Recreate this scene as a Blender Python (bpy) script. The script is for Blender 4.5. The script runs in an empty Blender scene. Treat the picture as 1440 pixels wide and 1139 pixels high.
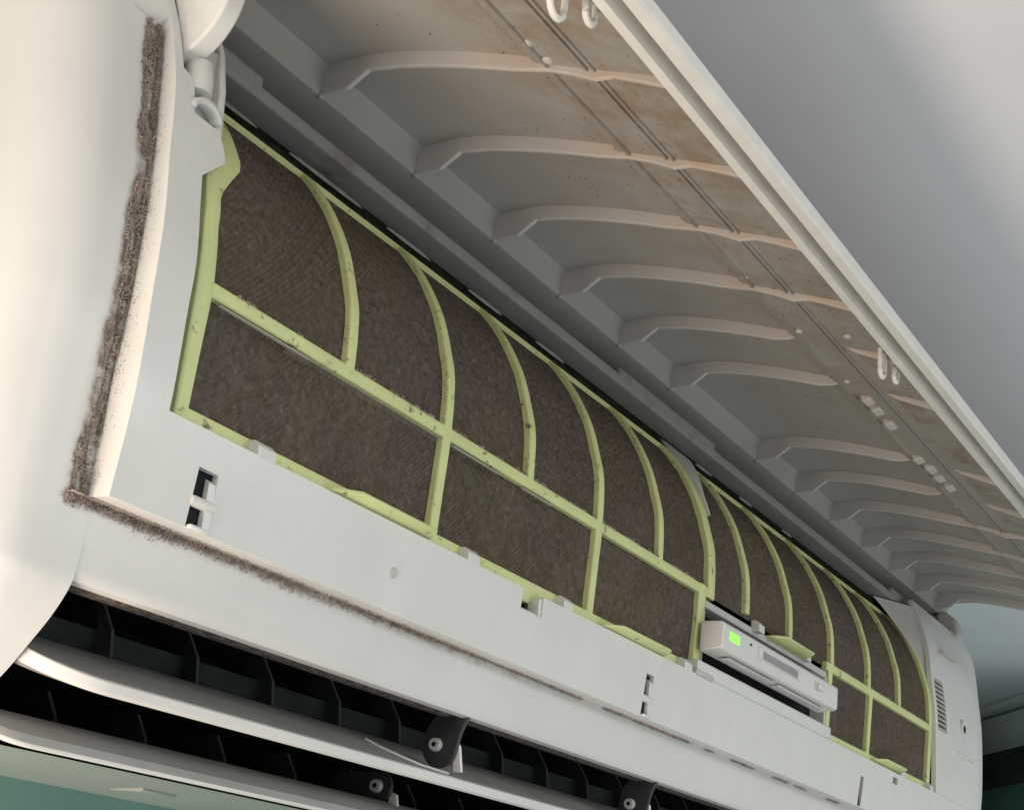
import bpy, bmesh, math, random
from mathutils import Vector, Matrix, noise
random.seed(7)
S = 0.053                      # one filter column is 53 mm; all lengths below are in columns
sc = bpy.context.scene
col = sc.collection

# ------------------------------------------------------------------ camera
RIGHT = Vector((0.48065778, -0.87077402, 0.10354084))
DOWN = Vector((0.32718852, 0.06853851, -0.94247024))
FWD = Vector((0.81358206, 0.48688302, 0.31785083))
cd = bpy.data.cameras.new("camera"); cam = bpy.data.objects.new("camera", cd); col.objects.link(cam)
m = Matrix((RIGHT, -DOWN, -FWD)).transposed().to_4x4()
m.translation = Vector((-5.5477, -4.9515, -2.8149)) * S
cam.matrix_world = m
cd.sensor_fit = 'HORIZONTAL'; cd.sensor_width = 36; cd.lens = 2301.25 / 1440 * 36
cd.clip_start = 0.01; cd.clip_end = 60
sc.camera = cam
# ------------------------------------------------------------------ world and lamps
w = bpy.data.worlds.new("World"); sc.world = w; w.use_nodes = True
w.node_tree.nodes['Background'].inputs[0].default_value = (0.95, 1.0, 1.0, 1)
w.node_tree.nodes['Background'].inputs[1].default_value = 0.41
def area(name, loc, target, size, power, color, sy=None):
    ld = bpy.data.lights.new(name, 'AREA'); ld.energy = power; ld.color = color
    ld.shape = 'RECTANGLE'; ld.size = size * S; ld.size_y = (sy or size) * S
    o = bpy.data.objects.new(name, ld); col.objects.link(o)
    o.location = Vector(loc) * S
    o.rotation_euler = (Vector(target) - Vector(loc)).to_track_quat('-Z', 'Y').to_euler()
    return o
area('high_key_light', (14, -30, 15), (11, 0, -0.5), 46, 22.5, (1.0, 1.0, 0.97), 20)  # added key lamp, no such window; it shines past the shortened ceiling
area('side_window_light', (-26, -4, 0), (0, 1, 0), 14, 4.9, (1.0, 0.83, 0.76), 14)
area('warm_bounce_light', (-5, .3, -5.5), (0.5, -1.2, 1.5), 2.5, 1.85, (1.0, 0.79, 0.64), 2.5)
area('floor_bounce_light', (12, -36, -18), (12, 0, 1), 40, 9, (1.0, 1.0, 1.0), 18)
sc.view_settings.view_transform = 'Standard'; sc.view_settings.look = 'None'
sc.view_settings.exposure = 0; sc.view_settings.gamma = 1

# ------------------------------------------------------------------ materials
def mat(name, color, rough=0.5, spec=0.5, nscale=0, namt=0, bump=0, bscale=60, color2=None, mixscale=4, lo=.45, hi=.6, sub=0, metal=0, coat=0):
    M = bpy.data.materials.new(name); M.use_nodes = True
    N = M.node_tree; b = N.nodes['Principled BSDF']
    b.inputs['Base Color'].default_value = (*color, 1); b.inputs['Roughness'].default_value = rough
    b.inputs['Specular IOR Level'].default_value = spec; b.inputs['Metallic'].default_value = metal
    b.inputs['Coat Weight'].default_value = coat; b.inputs['Coat Roughness'].default_value = .15
    tc = N.nodes.new('ShaderNodeNewGeometry'); mp = N.nodes.new('ShaderNodeMapping')
    mp.inputs['Scale'].default_value = (1 / S,) * 3
    N.links.new(tc.outputs['Position'], mp.inputs['Vector'])
    src = None
    if namt:
        nz = N.nodes.new('ShaderNodeTexNoise'); nz.inputs['Scale'].default_value = nscale; nz.inputs['Detail'].default_value = 6
        N.links.new(mp.outputs[0], nz.inputs['Vector'])
        mr = N.nodes.new('ShaderNodeMapRange'); mr.inputs[3].default_value = 1 - namt; mr.inputs[4].default_value = 1 + namt
        mr.inputs[1].default_value = .3; mr.inputs[2].default_value = .7
        N.links.new(nz.outputs[0], mr.inputs[0])
        vm = N.nodes.new('ShaderNodeVectorMath'); vm.operation = 'SCALE'; vm.inputs[0].default_value = color
        N.links.new(mr.outputs[0], vm.inputs['Scale']); src = vm.outputs[0]
    if color2:
        n2 = N.nodes.new('ShaderNodeTexNoise'); n2.inputs['Scale'].default_value = mixscale; n2.inputs['Detail'].default_value = 8
        n2.inputs['Roughness'].default_value = .62
        N.links.new(mp.outputs[0], n2.inputs['Vector'])
        r2 = N.nodes.new('ShaderNodeMapRange'); r2.inputs[1].default_value = lo; r2.inputs[2].default_value = hi
        N.links.new(n2.outputs[0], r2.inputs[0])
        mx = N.nodes.new('ShaderNodeMix'); mx.data_type = 'RGBA'
        N.links.new(r2.outputs[0], mx.inputs[0])
        if src: N.links.new(src, mx.inputs[6])
        else: mx.inputs[6].default_value = (*color, 1)
        mx.inputs[7].default_value = (*color2, 1); src = mx.outputs[2]
    if src: N.links.new(src, b.inputs['Base Color'])
    if bump:
        n3 = N.nodes.new('ShaderNodeTexNoise'); n3.inputs['Scale'].default_value = bscale; n3.inputs['Detail'].default_value = 5
        N.links.new(mp.outputs[0], n3.inputs['Vector'])
        bp = N.nodes.new('ShaderNodeBump'); bp.inputs['Strength'].default_value = bump; bp.inputs['Distance'].default_value = .01 * S * 10
        N.links.new(n3.outputs[0], bp.inputs['Height']); N.links.new(bp.outputs[0], b.inputs['Normal'])
    M['nodes_ready'] = 1
    return M
WHITE = mat('white_plastic', (.66, .665, .63), .34, .5, 1.3, .035, .025, 9, coat=.25)
def stain(M, mode='crease', tint=(.25, .205, .175)):
    N = M.node_tree; L = N.links; b = N.nodes['Principled BSDF']; base = b.inputs['Base Color'].links[0].from_socket
    tc = N.nodes.new('ShaderNodeNewGeometry'); mp = N.nodes.new('ShaderNodeMapping'); mp.inputs['Scale'].default_value = (1 / S,) * 3
    L.new(tc.outputs['Position'], mp.inputs['Vector'])
    sx = N.nodes.new('ShaderNodeSeparateXYZ'); L.new(mp.outputs[0], sx.inputs[0])
    def n_(s, d):
        n = N.nodes.new('ShaderNodeTexNoise'); n.inputs['Scale'].default_value = s; n.inputs['Detail'].default_value = d; n.inputs['Roughness'].default_value = .68
        L.new(mp.outputs[0], n.inputs['Vector']); return n.outputs[0]
    def rg(x, a, b_, c=0, d=1):
        r = N.nodes.new('ShaderNodeMapRange'); r.inputs[1].default_value = a; r.inputs[2].default_value = b_; r.inputs[3].default_value = c; r.inputs[4].default_value = d
        L.new(x, r.inputs[0]); return r.outputs[0]
    def mt(op, *a):
        m_ = N.nodes.new('ShaderNodeMath'); m_.operation = op
        for i, v in enumerate(a):
            if isinstance(v, (int, float)): m_.inputs[i].default_value = v
            else: L.new(v, m_.inputs[i])
        return m_.outputs[0]
    wob = mt('MULTIPLY_ADD', n_(5, 4), .09, -.045)
    xx = mt('ADD', sx.outputs[0], wob); zz = mt('ADD', sx.outputs[2], wob)
    left = mt('MULTIPLY', rg(xx, -.72, -.69), rg(xx, -.55, -.56)); left = mt('MULTIPLY', left, rg(zz, 1.19, 1.16)); left = mt('MULTIPLY', left, rg(zz, -1.22, -1.19))
    low_ = mt('MULTIPLY', rg(zz, -1.205, -1.178), rg(zz, -1.12, -1.13)); low_ = mt('MULTIPLY', low_, rg(sx.outputs[0], 5.5, -.2)); low_ = mt('MULTIPLY', low_, rg(xx, -.74, -.70))
    f = mt('MAXIMUM', left, low_); f = mt('MULTIPLY', f, rg(n_(9, 8), .40, .60, .10, .95))
    if mode == 'panel':       # warm brown dust drawn through the outer strip of the panel, thinning along its length
        wob2 = mt('MULTIPLY_ADD', n_(2.2, 6), .9, -.45); yy = mt('ADD', sx.outputs[1], mt('MULTIPLY', wob2, .5))
        a_ = mt('MULTIPLY', rg(yy, -.45, -1.05), rg(mt('ADD', sx.outputs[0], wob2), 7.5, 1.5, .22, 1)); a_ = mt('MULTIPLY', a_, rg(n_(3.4, 10), .40, .60, .10, .92))
        b_ = mt('MULTIPLY', rg(sx.outputs[1], -1.40, -1.47), rg(sx.outputs[1], -1.72, -1.60)); b_ = mt('MULTIPLY', b_, rg(n_(1.9, 9), .46, .60, 0, .9))
        c_ = rg(n_(26, 3), .66, .70, 0, .6)
        f = mt('MAXIMUM', mt('MAXIMUM', a_, b_), mt('MULTIPLY', c_, .6))
    mx = N.nodes.new('ShaderNodeMix'); mx.data_type = 'RGBA'; L.new(f, mx.inputs[0]); L.new(base, mx.inputs[6]); mx.inputs[7].default_value = (*tint, 1)
    L.new(mx.outputs[2], b.inputs['Base Color'])
    L.new(rg(f, 0, 1, .48 if mode == 'panel' else .25, .9), b.inputs['Roughness'])
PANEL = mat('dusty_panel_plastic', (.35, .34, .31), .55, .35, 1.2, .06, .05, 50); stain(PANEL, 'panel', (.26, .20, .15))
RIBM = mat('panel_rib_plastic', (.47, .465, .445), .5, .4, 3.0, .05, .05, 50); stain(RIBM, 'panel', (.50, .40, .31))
def wear(M, lo, hi):
    N = M.node_tree; g = N.nodes.new('ShaderNodeNewGeometry'); n = N.nodes.new('ShaderNodeTexNoise'); n.inputs['Scale'].default_value = 38; n.inputs['Detail'].default_value = 8
    n.inputs['Roughness'].default_value = .7; r_ = N.nodes.new('ShaderNodeMapRange'); r_.inputs[1].default_value = .35; r_.inputs[2].default_value = .7
    r_.inputs[3].default_value = lo; r_.inputs[4].default_value = hi
    N.links.new(g.outputs['Position'], n.inputs['Vector']); N.links.new(n.outputs[0], r_.inputs[0]); N.links.new(r_.outputs[0], N.nodes['Principled BSDF'].inputs['Roughness'])
wear(WHITE, .25, .5)
CASING = mat('casing_plastic', (.62, .625, .60), .42, .45, 1.3, .035, .025, 9); stain(CASING)
FASCIA = mat('satin_white_plastic', (.65, .66, .63), .38, .5, 2.2, .03, .008, 30, color2=(.58, .56, .52), mixscale=30, lo=.70, hi=.95); wear(FASCIA, .20, .36)
INNER = mat('inner_plastic', (.50, .50, .48), .5, .4, 2.0, .06, .05, 40, color2=(.30, .26, .22), mixscale=2.2, lo=.60, hi=.78)
RIM = mat('panel_rim_plastic', (.74, .73, .69), .4, .5, 6.0, .05, .03, 40)
GREEN = mat('green_frame_plastic', (.60, .655, .31), .5, .4, 3.0, .07, .08, 40, color2=(.17, .15, .09), mixscale=13, lo=.60, hi=.70)
DARK = mat('cavity_black', (.008, .012, .012), .8, .2)
VANE = mat('vane_dark_grey', (.026, .034, .035), .6, .4, 6, .3, .1, 40)
VEDGE = mat('vane_pale_edge', (.09, .095, .09), .8)
ARM = mat('arm_dark_grey', (.035, .042, .043), .5, .4, 6, .2)
LOUV = mat('louver_shade_grey', (.30, .30, .285), .6, .4, 2.0, .10, .03, 30)  # flap plastic darkened to paint in the shade on its faces
METAL = mat('screw_metal', (.62, .62, .60), .4, .5)
DUST = mat('dust_fuzz', (.31, .26, .225), .95, .1, 20, .45)
SOOT = mat('black_dirty_foam', (.022, .024, .017), .95, .1, 14, .6, .5, 30)
LED = mat('led_plastic', (.3, .8, .15), .4)
LED.node_tree.nodes['Principled BSDF'].inputs['Emission Color'].default_value = (.28, 1, .08, 1)
LED.node_tree.nodes['Principled BSDF'].inputs['Emission Strength'].default_value = .75
TEAL = mat('teal_wall_paint', (.15, .29, .25), .6, .3, 1.0, .05, .05, 30)
CEIL = mat('ceiling_paint', (.83, .85, .885), .8, .2, .35, .03, .05, 3)
TRIM = mat('cornice_paint', (.78, .79, .78), .7, .2, 1, .04)
WOOD = mat('dark_wood', (.03, .026, .024), .6, .3, 2, .4, .1, 12)
# clogged filter screen: fine diagonal weave under felted dust
def screen_mat():
    M = bpy.data.materials.new('clogged_screen'); M.use_nodes = True
    N = M.node_tree; b = N.nodes['Principled BSDF']; L = N.links
    b.inputs['Roughness'].default_value = .95; b.inputs['Specular IOR Level'].default_value = .15
    tc = N.nodes.new('ShaderNodeNewGeometry'); mp = N.nodes.new('ShaderNodeMapping'); mp.inputs['Scale'].default_value = (1 / S,) * 3
    L.new(tc.outputs['Position'], mp.inputs['Vector'])
    def nz(s, d, r=.55):
        n = N.nodes.new('ShaderNodeTexNoise'); n.inputs['Scale'].default_value = s; n.inputs['Detail'].default_value = d
        n.inputs['Roughness'].default_value = r; L.new(mp.outputs[0], n.inputs['Vector']); return n.outputs[0]
    def rng(x, a, b_, c, d):
        r = N.nodes.new('ShaderNodeMapRange'); r.inputs[1].default_value = a; r.inputs[2].default_value = b_
        r.inputs[3].default_value = c; r.inputs[4].default_value = d; L.new(x, r.inputs[0]); return r.outputs[0]
    def mix(f, a, c):
        x = N.nodes.new('ShaderNodeMix'); x.data_type = 'RGBA'; L.new(f, x.inputs[0])
        for i, v in ((6, a), (7, c)):
            if isinstance(v, tuple): x.inputs[i].default_value = (*v, 1)
            else: L.new(v, x.inputs[i])
        return x.outputs[2]
    big = mix(rng(nz(.9, 5), .40, .60, 0, 1), (.165, .130, .082), (.148, .116, .110))
    big = mix(rng(nz(2.3, 4), .52, .66, 0, .55), big, (.108, .110, .080))
    mid = mix(rng(nz(22, 4, .6), .38, .60, .70, 0), big, (.085, .068, .048))
    fine = mix(rng(nz(26, 3, .5), .60, .72, 0, .45), mid, (.27, .24, .19))
    dt = N.nodes.new('ShaderNodeVectorMath'); dt.operation = 'DOT_PRODUCT'; L.new(mp.outputs[0], dt.inputs[0]); dt.inputs[1].default_value = (150, 40, -165)
    sn = N.nodes.new('ShaderNodeMath'); sn.operation = 'SINE'; L.new(dt.outputs['Value'], sn.inputs[0])
    cl = rng(nz(1.25, 3), .44, .58, .50, .03)          # where the weave still shows
    mm = N.nodes.new('ShaderNodeMath'); mm.operation = 'MULTIPLY'; L.new(rng(sn.outputs[0], -1, 1, 0, 1), mm.inputs[0]); L.new(cl, mm.inputs[1])
    out = mix(mm.outputs[0], fine, (.075, .060, .054)); L.new(out, b.inputs['Base Color'])
    mt2 = N.nodes.new('ShaderNodeMath'); mt2.operation = 'MULTIPLY'; L.new(mm.outputs[0], mt2.inputs[0]); mt2.inputs[1].default_value = .5
    ad = N.nodes.new('ShaderNodeMath'); ad.operation = 'MULTIPLY_ADD'; L.new(nz(24, 4, .55), ad.inputs[0]); ad.inputs[1].default_value = 4.0; L.new(mt2.outputs[0], ad.inputs[2])
    bp = N.nodes.new('ShaderNodeBump'); bp.inputs['Strength'].default_value = 1; bp.inputs['Distance'].default_value = .016 * S
    L.new(ad.outputs[0], bp.inputs['Height']); L.new(bp.outputs[0], b.inputs['Normal'])
    return M
SCREEN = screen_mat()

# ------------------------------------------------------------------ helpers
def lerp_prof(pr, z):
    if z <= pr[0][1]: return pr[0][0]
    for (a, za), (b, zb) in zip(pr, pr[1:]):
        if z <= zb:
            return a + (b - a) * (z - za) / (zb - za)
    return pr[-1][0]
def smooth(pr, n=6):
    """Catmull-Rom through (y, z) points"""
    out = []
    P = [pr[0]] + list(pr) + [pr[-1]]
    for i in range(1, len(P) - 2):
        p0, p1, p2, p3 = P[i - 1], P[i], P[i + 1], P[i + 2]
        for k in range(n):
            t = k / n
            out.append(tuple(.5 * (2 * b + (c - a) * t + (2 * a - 5 * b + 4 * c - d) * t * t + (3 * b - a - 3 * c + d) * t ** 3)
                             for a, b, c, d in zip(p0, p1, p2, p3)))
    out.append(tuple(pr[-1])); return out
F_PTS = smooth([(.02, -.80), (.01, -.66), (0, -.35), (-.01, 0), (.005, .3), (.05, .48), (.13, .71), (.25, .93), (.36, 1.08), (.47, 1.2), (.60, 1.29), (.80, 1.36)], 8)
G_PTS = smooth([(-.045, -1.3), (-.06, -1.15), (-.098, -.68), (-.09, -.18), (-.076, .17), (-.028, .536), (-.008, .724), (.026, .917), (.121, 1.213), (.25, 1.5)], 6)
C_PTS = smooth([(.085, -1.5), (.07, -1.16), (.06, -.63), (.045, -.3), (.055, .3), (.10, .72), (.17, 1.2), (.30, 1.5)], 6)
Fy = lambda z: lerp_prof(F_PTS, z)
Gy = lambda z: lerp_prof(G_PTS, z)
Cy = lambda z: lerp_prof(C_PTS, z)
class Curve:
    """arc-length access to a (y, z) polyline; normal points to the room / down"""
    def __init__(s, pts):
        s.p = pts; s.l = [0]
        for a, b in zip(pts, pts[1:]): s.l.append(s.l[-1] + math.dist(a, b))
        s.L = s.l[-1]
    def at(s, d):
        d = max(0, min(s.L, d))
        for i in range(len(s.l) - 1):
            if d <= s.l[i + 1] or i == len(s.l) - 2:
                t = (d - s.l[i]) / (s.l[i + 1] - s.l[i] + 1e-12); a, b = s.p[i], s.p[i + 1]
                return (a[0] + (b[0] - a[0]) * t, a[1] + (b[1] - a[1]) * t)
    def nrm(s, d):
        a, b = s.at(d - .03), s.at(d + .03); ty, tz = b[0] - a[0], b[1] - a[1]; l = math.hypot(ty, tz) + 1e-12
        return (-tz / l, ty / l)
    def d_of_z(s, z):
        for i in range(len(s.p) - 1):
            if s.p[i + 1][1] >= z: return s.l[i] + (s.l[i + 1] - s.l[i]) * (z - s.p[i][1]) / (s.p[i + 1][1] - s.p[i][1] + 1e-12)
        return s.L
FC = Curve(F_PTS)

def obj(name, bm, material, parent=None, smooth_=True, bevel=0, solid=0, kind=None, label=None, seg=2):
    me = bpy.data.meshes.new(name)
    bmesh.ops.scale(bm, vec=(S, S, S), verts=bm.verts)
    if parent is not None and parent.type == 'EMPTY':
        bmesh.ops.translate(bm, vec=-parent.location, verts=bm.verts)
    elif parent is not None:
        bmesh.ops.translate(bm, vec=-Vector(parent.get('org', (0, 0, 0))), verts=bm.verts)
    bm.to_mesh(me); bm.free()
    me.materials.append(material)
    if smooth_:
        for p in me.polygons: p.use_smooth = True
    o = bpy.data.objects.new(name, me); col.objects.link(o)
    if parent is not None:
        o.parent = parent
        o['org'] = tuple(parent.location) if parent.type == 'EMPTY' else tuple(parent.get('org', (0, 0, 0)))
    if solid:
        md = o.modifiers.new('solid', 'SOLIDIFY'); md.thickness = abs(solid) * S; md.offset = 1 if solid > 0 else -1
    if bevel:
        md = o.modifiers.new('bevel', 'BEVEL'); md.width = bevel * S; md.segments = seg; md.limit_method = 'ANGLE'; md.angle_limit = math.radians(35)
        md.harden_normals = False
    if smooth_:
        try: me.set_sharp_from_angle(angle=math.radians(38))
        except Exception: pass
    if kind: o['kind'] = kind
    if label: o['label'] = label
    return o
def box(bm, x0, x1, y0, y1, z0, z1):
    v = [bm.verts.new((x, y, z)) for x in (x0, x1) for y in (y0, y1) for z in (z0, z1)]
    for f in ((0, 1, 3, 2), (4, 6, 7, 5), (0, 4, 5, 1), (2, 3, 7, 6), (0, 2, 6, 4), (1, 5, 7, 3)):
        bm.faces.new([v[i] for i in f])
def grid(bm, rows, closed=False):
    R_ = [[bm.verts.new(p) for p in r] for r in rows]
    for a, b in zip(R_, R_[1:]):
        n = len(a)
        for i in range(n if closed else n - 1):
            j = (i + 1) % n
            try: bm.faces.new((a[i], a[j], b[j], b[i]))
            except ValueError: pass
    return R_
def sweep(bm, prof, xs, closed=False, cap=False):
    """extrude a (y, z) profile along x; xs = list of x"""
    R_ = grid(bm, [[(x, p[0], p[1]) for p in prof] for x in xs], closed)
    if cap and closed:
        bm.faces.new(R_[0][::-1]); bm.faces.new(R_[-1])
    return R_
def finish(bm): bmesh.ops.recalc_face_normals(bm, faces=bm.faces)
def skirt(bm, dy=.1, holes=(), hy=.04):
    be = [e for e in bm.edges if e.is_boundary]
    r = bmesh.ops.extrude_edge_only(bm, edges=be)
    for v in r['geom']:
        if isinstance(v, bmesh.types.BMVert):
            inh = any(a - 1e-4 <= v.co.x <= b + 1e-4 and c - 1e-4 <= v.co.z <= d + 1e-4 for a, b, c, d in holes)
            v.co.y += hy if inh else dy
def plate(bm, xs, zs, yf, hole):
    V = {}
    def g(i, j):
        if (i, j) not in V: V[i, j] = bm.verts.new((xs[i], yf(zs[j]), zs[j]))
        return V[i, j]
    for i in range(len(xs) - 1):
        for j in range(len(zs) - 1):
            if hole((xs[i] + xs[i + 1]) / 2, (zs[j] + zs[j + 1]) / 2): continue
            bm.faces.new((g(i, j), g(i + 1, j), g(i + 1, j + 1), g(i, j + 1)))
def disc_x(bm, x0, x1, cy, cz, r, n=24, a0=0, a1=2 * math.pi):
    full = abs(a1 - a0 - 2 * math.pi) < 1e-6
    k = n if full else n + 1
    ring = [(cy + r * math.cos(a0 + (a1 - a0) * i / n), cz + r * math.sin(a0 + (a1 - a0) * i / n)) for i in range(k)]
    poly_x(bm, x0, x1, ring)
def poly_x(bm, x0, x1, pts):
    a = [bm.verts.new((x0, p[0], p[1])) for p in pts]; b = [bm.verts.new((x1, p[0], p[1])) for p in pts]
    bm.faces.new(a); bm.faces.new(b[::-1])
    for i in range(len(a)):
        j = (i + 1) % len(a); bm.faces.new((a[j], a[i], b[i], b[j]))
def tube(bm, pts, r, n=8):
    rings = []
    for i, p in enumerate(pts):
        p = Vector(p); a = Vector(pts[max(0, i - 1)]); b = Vector(pts[min(len(pts) - 1, i + 1)]); t = (b - a).normalized()
        u = t.cross(Vector((0, 0, 1)));
        if u.length < .1: u = t.cross(Vector((0, 1, 0)))
        u.normalize(); v = t.cross(u)
        rr = r[i] if isinstance(r, (list, tuple)) else r
        rings.append([p + (u * math.cos(2 * math.pi * k / n) + v * math.sin(2 * math.pi * k / n)) * rr for k in range(n)])
    R_ = grid(bm, rings, True); bm.faces.new(R_[0][::-1]); bm.faces.new(R_[-1])
OCT = [(1, 0, 0), (-1, 0, 0), (0, 1, 0), (0, -1, 0), (0, 0, 1), (0, 0, -1)]
OF = [(0, 2, 4), (2, 1, 4), (1, 3, 4), (3, 0, 4), (2, 0, 5), (1, 2, 5), (3, 1, 5), (0, 3, 5)]
class Crumbs:
    def __init__(s): s.v = []; s.f = []
    def add(s, x, y, z, r, flat=1):
        b = len(s.v)
        for o in OCT:
            k = r * random.uniform(.55, 1.3)
            s.v.append(((x + o[0] * k) * S, (y + o[1] * k * flat) * S, (z + o[2] * k) * S))
        s.f += [tuple(b + i for i in t) for t in OF]
    def fibre(s, x, y, z, l, w):
        b = len(s.v); d = Vector((random.uniform(-1, 1), random.uniform(-.8, .1), random.uniform(-1, 1))).normalized() * l
        u = Vector((random.uniform(-1, 1), 0, random.uniform(-1, 1))).normalized() * w
        q = Vector((random.uniform(-1, 1), random.uniform(-.5, .2), random.uniform(-1, 1))) * l * .25
        P0 = Vector((x, y, z)); pts = [P0, P0 + d * .5 + q, P0 + d]
        for p in pts:
            s.v.append(tuple((p + u) * S)); s.v.append(tuple((p - u) * S))
        s.f += [(b, b + 1, b + 3, b + 2), (b + 2, b + 3, b + 5, b + 4)]
    def build(s, name, material, parent, label=None):
        me = bpy.data.meshes.new(name); o_ = parent.location if parent.type == 'EMPTY' else Vector((0, 0, 0))
        me.from_pydata([tuple(Vector(p) - o_) for p in s.v], [], s.f); me.materials.append(material)
        o = bpy.data.objects.new(name, me); col.objects.link(o); o.parent = parent; o['kind'] = 'stuff'
        if label: o['label'] = label
        return o
def empty(name, loc, label, cat, group=None):
    o = bpy.data.objects.new(name, None); col.objects.link(o); o.location = Vector(loc) * S; o.empty_display_size = .05
    o['label'] = label; o['category'] = cat
    if group: o['group'] = group
    return o
def frange(a, b, n): return [a + (b - a) * i / n for i in range(n + 1)]
def nz(x, y, z, s): return noise.noise(Vector((x * s, y * s, z * s)))

# ------------------------------------------------------------------ the room
def quad(name, pts, material):
    bm = bmesh.new(); bm.faces.new([bm.verts.new(p) for p in pts])
    return obj(name, bm, material, smooth_=False, kind='structure')
WY = 3.3; CZ = 2.7
quad('wall', [(-60, WY, -60), (60, WY, -60), (60, WY, CZ + .4), (-60, WY, CZ + .4)], TEAL)
quad('ceiling', [(-12, WY + .2, CZ), (60, WY + .2, CZ), (60, -7, CZ), (-12, -7, CZ)], CEIL)  # stops short at the front so the added key lamp shines in
# oblique far wall through (28.6, 3.3) and (27.3, 2.33)
fd = Vector((-1.3, -.97, 0)).normalized(); fo = Vector((27.5, 3.3, 0)); fn = Vector((fd.y, -fd.x, 0))
if fn.x > 0: fn = -fn
def fw(t, off, z): p = fo + fd * t + fn * off; return (p.x, p.y, z)
quad('far_wall', [fw(-3, 0, -60), fw(6, 0, -60), fw(6, 0, CZ + .3), fw(-3, 0, CZ + .3)], TEAL)
def wallbar(name, material, z0, z1, depth):
    bm = bmesh.new()
    v = [bm.verts.new(fw(t, o, z)) for t in (-3, 6) for o in (0.002, depth) for z in (z0, z1)]
    for f in ((0, 1, 3, 2), (4, 6, 7, 5), (0, 4, 5, 1), (2, 3, 7, 6), (0, 2, 6, 4), (1, 5, 7, 3)): bm.faces.new([v[i] for i in f])
    finish(bm)
    return bm, material
bm, _ = wallbar('c', TRIM, CZ - .13, CZ - .004, .35); box_c = obj('cornice', bm, TRIM, smooth_=False, kind='structure', bevel=.02)
bm, _ = wallbar('c', TRIM, 1.72, CZ - .17, .06); obj('wall_band', bm, TRIM, smooth_=False, kind='structure')
bm, _ = wallbar('p', WOOD, 1.18, 1.70, .5); o = obj('wooden_pelmet', bm, WOOD, smooth_=False, bevel=.03)
o['label'] = 'dark wooden pelmet across the teal far wall beyond the unit'; o['category'] = 'pelmet'

# ------------------------------------------------------------------ air conditioner
AC = empty('air_conditioner', (6.8, 3.3, -2.2), 'white wall air conditioner with its front panel swung open over dusty filters', 'air conditioner')
XL, XR = -.6, 14.1             # front plate ends
# outline of the casing cheeks (y, z): top at the wall, down the front, under to the wall
outline = [(3.3, 1.86), (1.2, 1.86), (.85, 1.84), (.58, 1.74), (.36, 1.56)] + [(Cy(z), z) for z in frange(1.35, -1.35, 54)] + \
          smooth([(.083, -1.42), (.10, -1.52), (.16, -1.63), (.25, -1.745), (.414, -1.927), (.62, -2.09), (.85, -2.2), (1.3, -2.26), (2.2, -2.15), (3.3, -1.9)], 5)
def inset(pts, e):
    out = []
    for i, p in enumerate(pts):
        a = pts[max(0, i - 1)]; b = pts[min(len(pts) - 1, i + 1)]; ty, tz = b[0] - a[0], b[1] - a[1]; l = math.hypot(ty, tz)
        n = (-tz / l, ty / l) if True else None
        y, z = p[0] + n[0] * e, p[1] + n[1] * e
        out.append((min(y, 3.3), z))
    return out
def cheek(xi, xf, rad, sgn):
    """xi inner edge, xf where the rounding starts, sgn -1 = left end"""
    bm = bmesh.new(); rows = []
    rows.append([(xi, p[0], p[1]) for p in outline])
    for k in (.5, 1): rows.append([(xi + (xf - xi) * k, p[0], p[1]) for p in outline])
    for k in range(1, 9):
        a = math.pi / 2 * k / 8
        rows.append([(xf + sgn * rad * math.sin(a), p[0], p[1]) for p in inset(outline, rad * (1 - math.cos(a)))])
    R_ = grid(bm, rows)
    cv = bm.verts.new((xf + sgn * rad, 1.7, -.2)); lr = R_[-1]
    for a, b in zip(lr, lr[1:] + lr[:1]): bm.faces.new((a, b, cv))
    finish(bm)
    # short return at the inner edge so that the casing has thickness
    be = [e for e in bm.edges if e.is_boundary and abs(e.verts[0].co.x - xi) < 1e-4 and abs(e.verts[1].co.x - xi) < 1e-4]
    r = bmesh.ops.extrude_edge_only(bm, edges=be); vs = [v for v in r['geom'] if isinstance(v, bmesh.types.BMVert)]
    ins = inset(outline, .12)
    for v in vs:
        i = min(range(len(outline)), key=lambda q: (outline[q][0] - v.co.y) ** 2 + (outline[q][1] - v.co.z) ** 2)
        v.co.y, v.co.z = ins[i][0], ins[i][1]
    return obj('casing_end', bm, CASING, AC)
# make inset point inwards
_t = inset(outline, .1)
if _t[20][0] < outline[20][0]:
    _old = inset
    def inset(pts, e, _o=_old): return _o(pts, -e)
cheek(XL + .04, -.84, .34, -1)
cheek(XR - .04, 14.75, .3, 1)
bm = bmesh.new(); rows = []
for z in [1.185, 1.215] + frange(1.24, 1.5, 8):
    k_ = 0 if z < 1.19 else (.6 if z < 1.22 else 1)
    rows.append([(-.80 + .21 * t, Cy(z) - .0015 + (Gy(z) - Cy(z)) * k_ * t * t * (3 - 2 * t), z) for t in frange(0, 1, 8)])
grid(bm, rows); finish(bm); obj('casing_shoulder', bm, CASING, AC)
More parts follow.
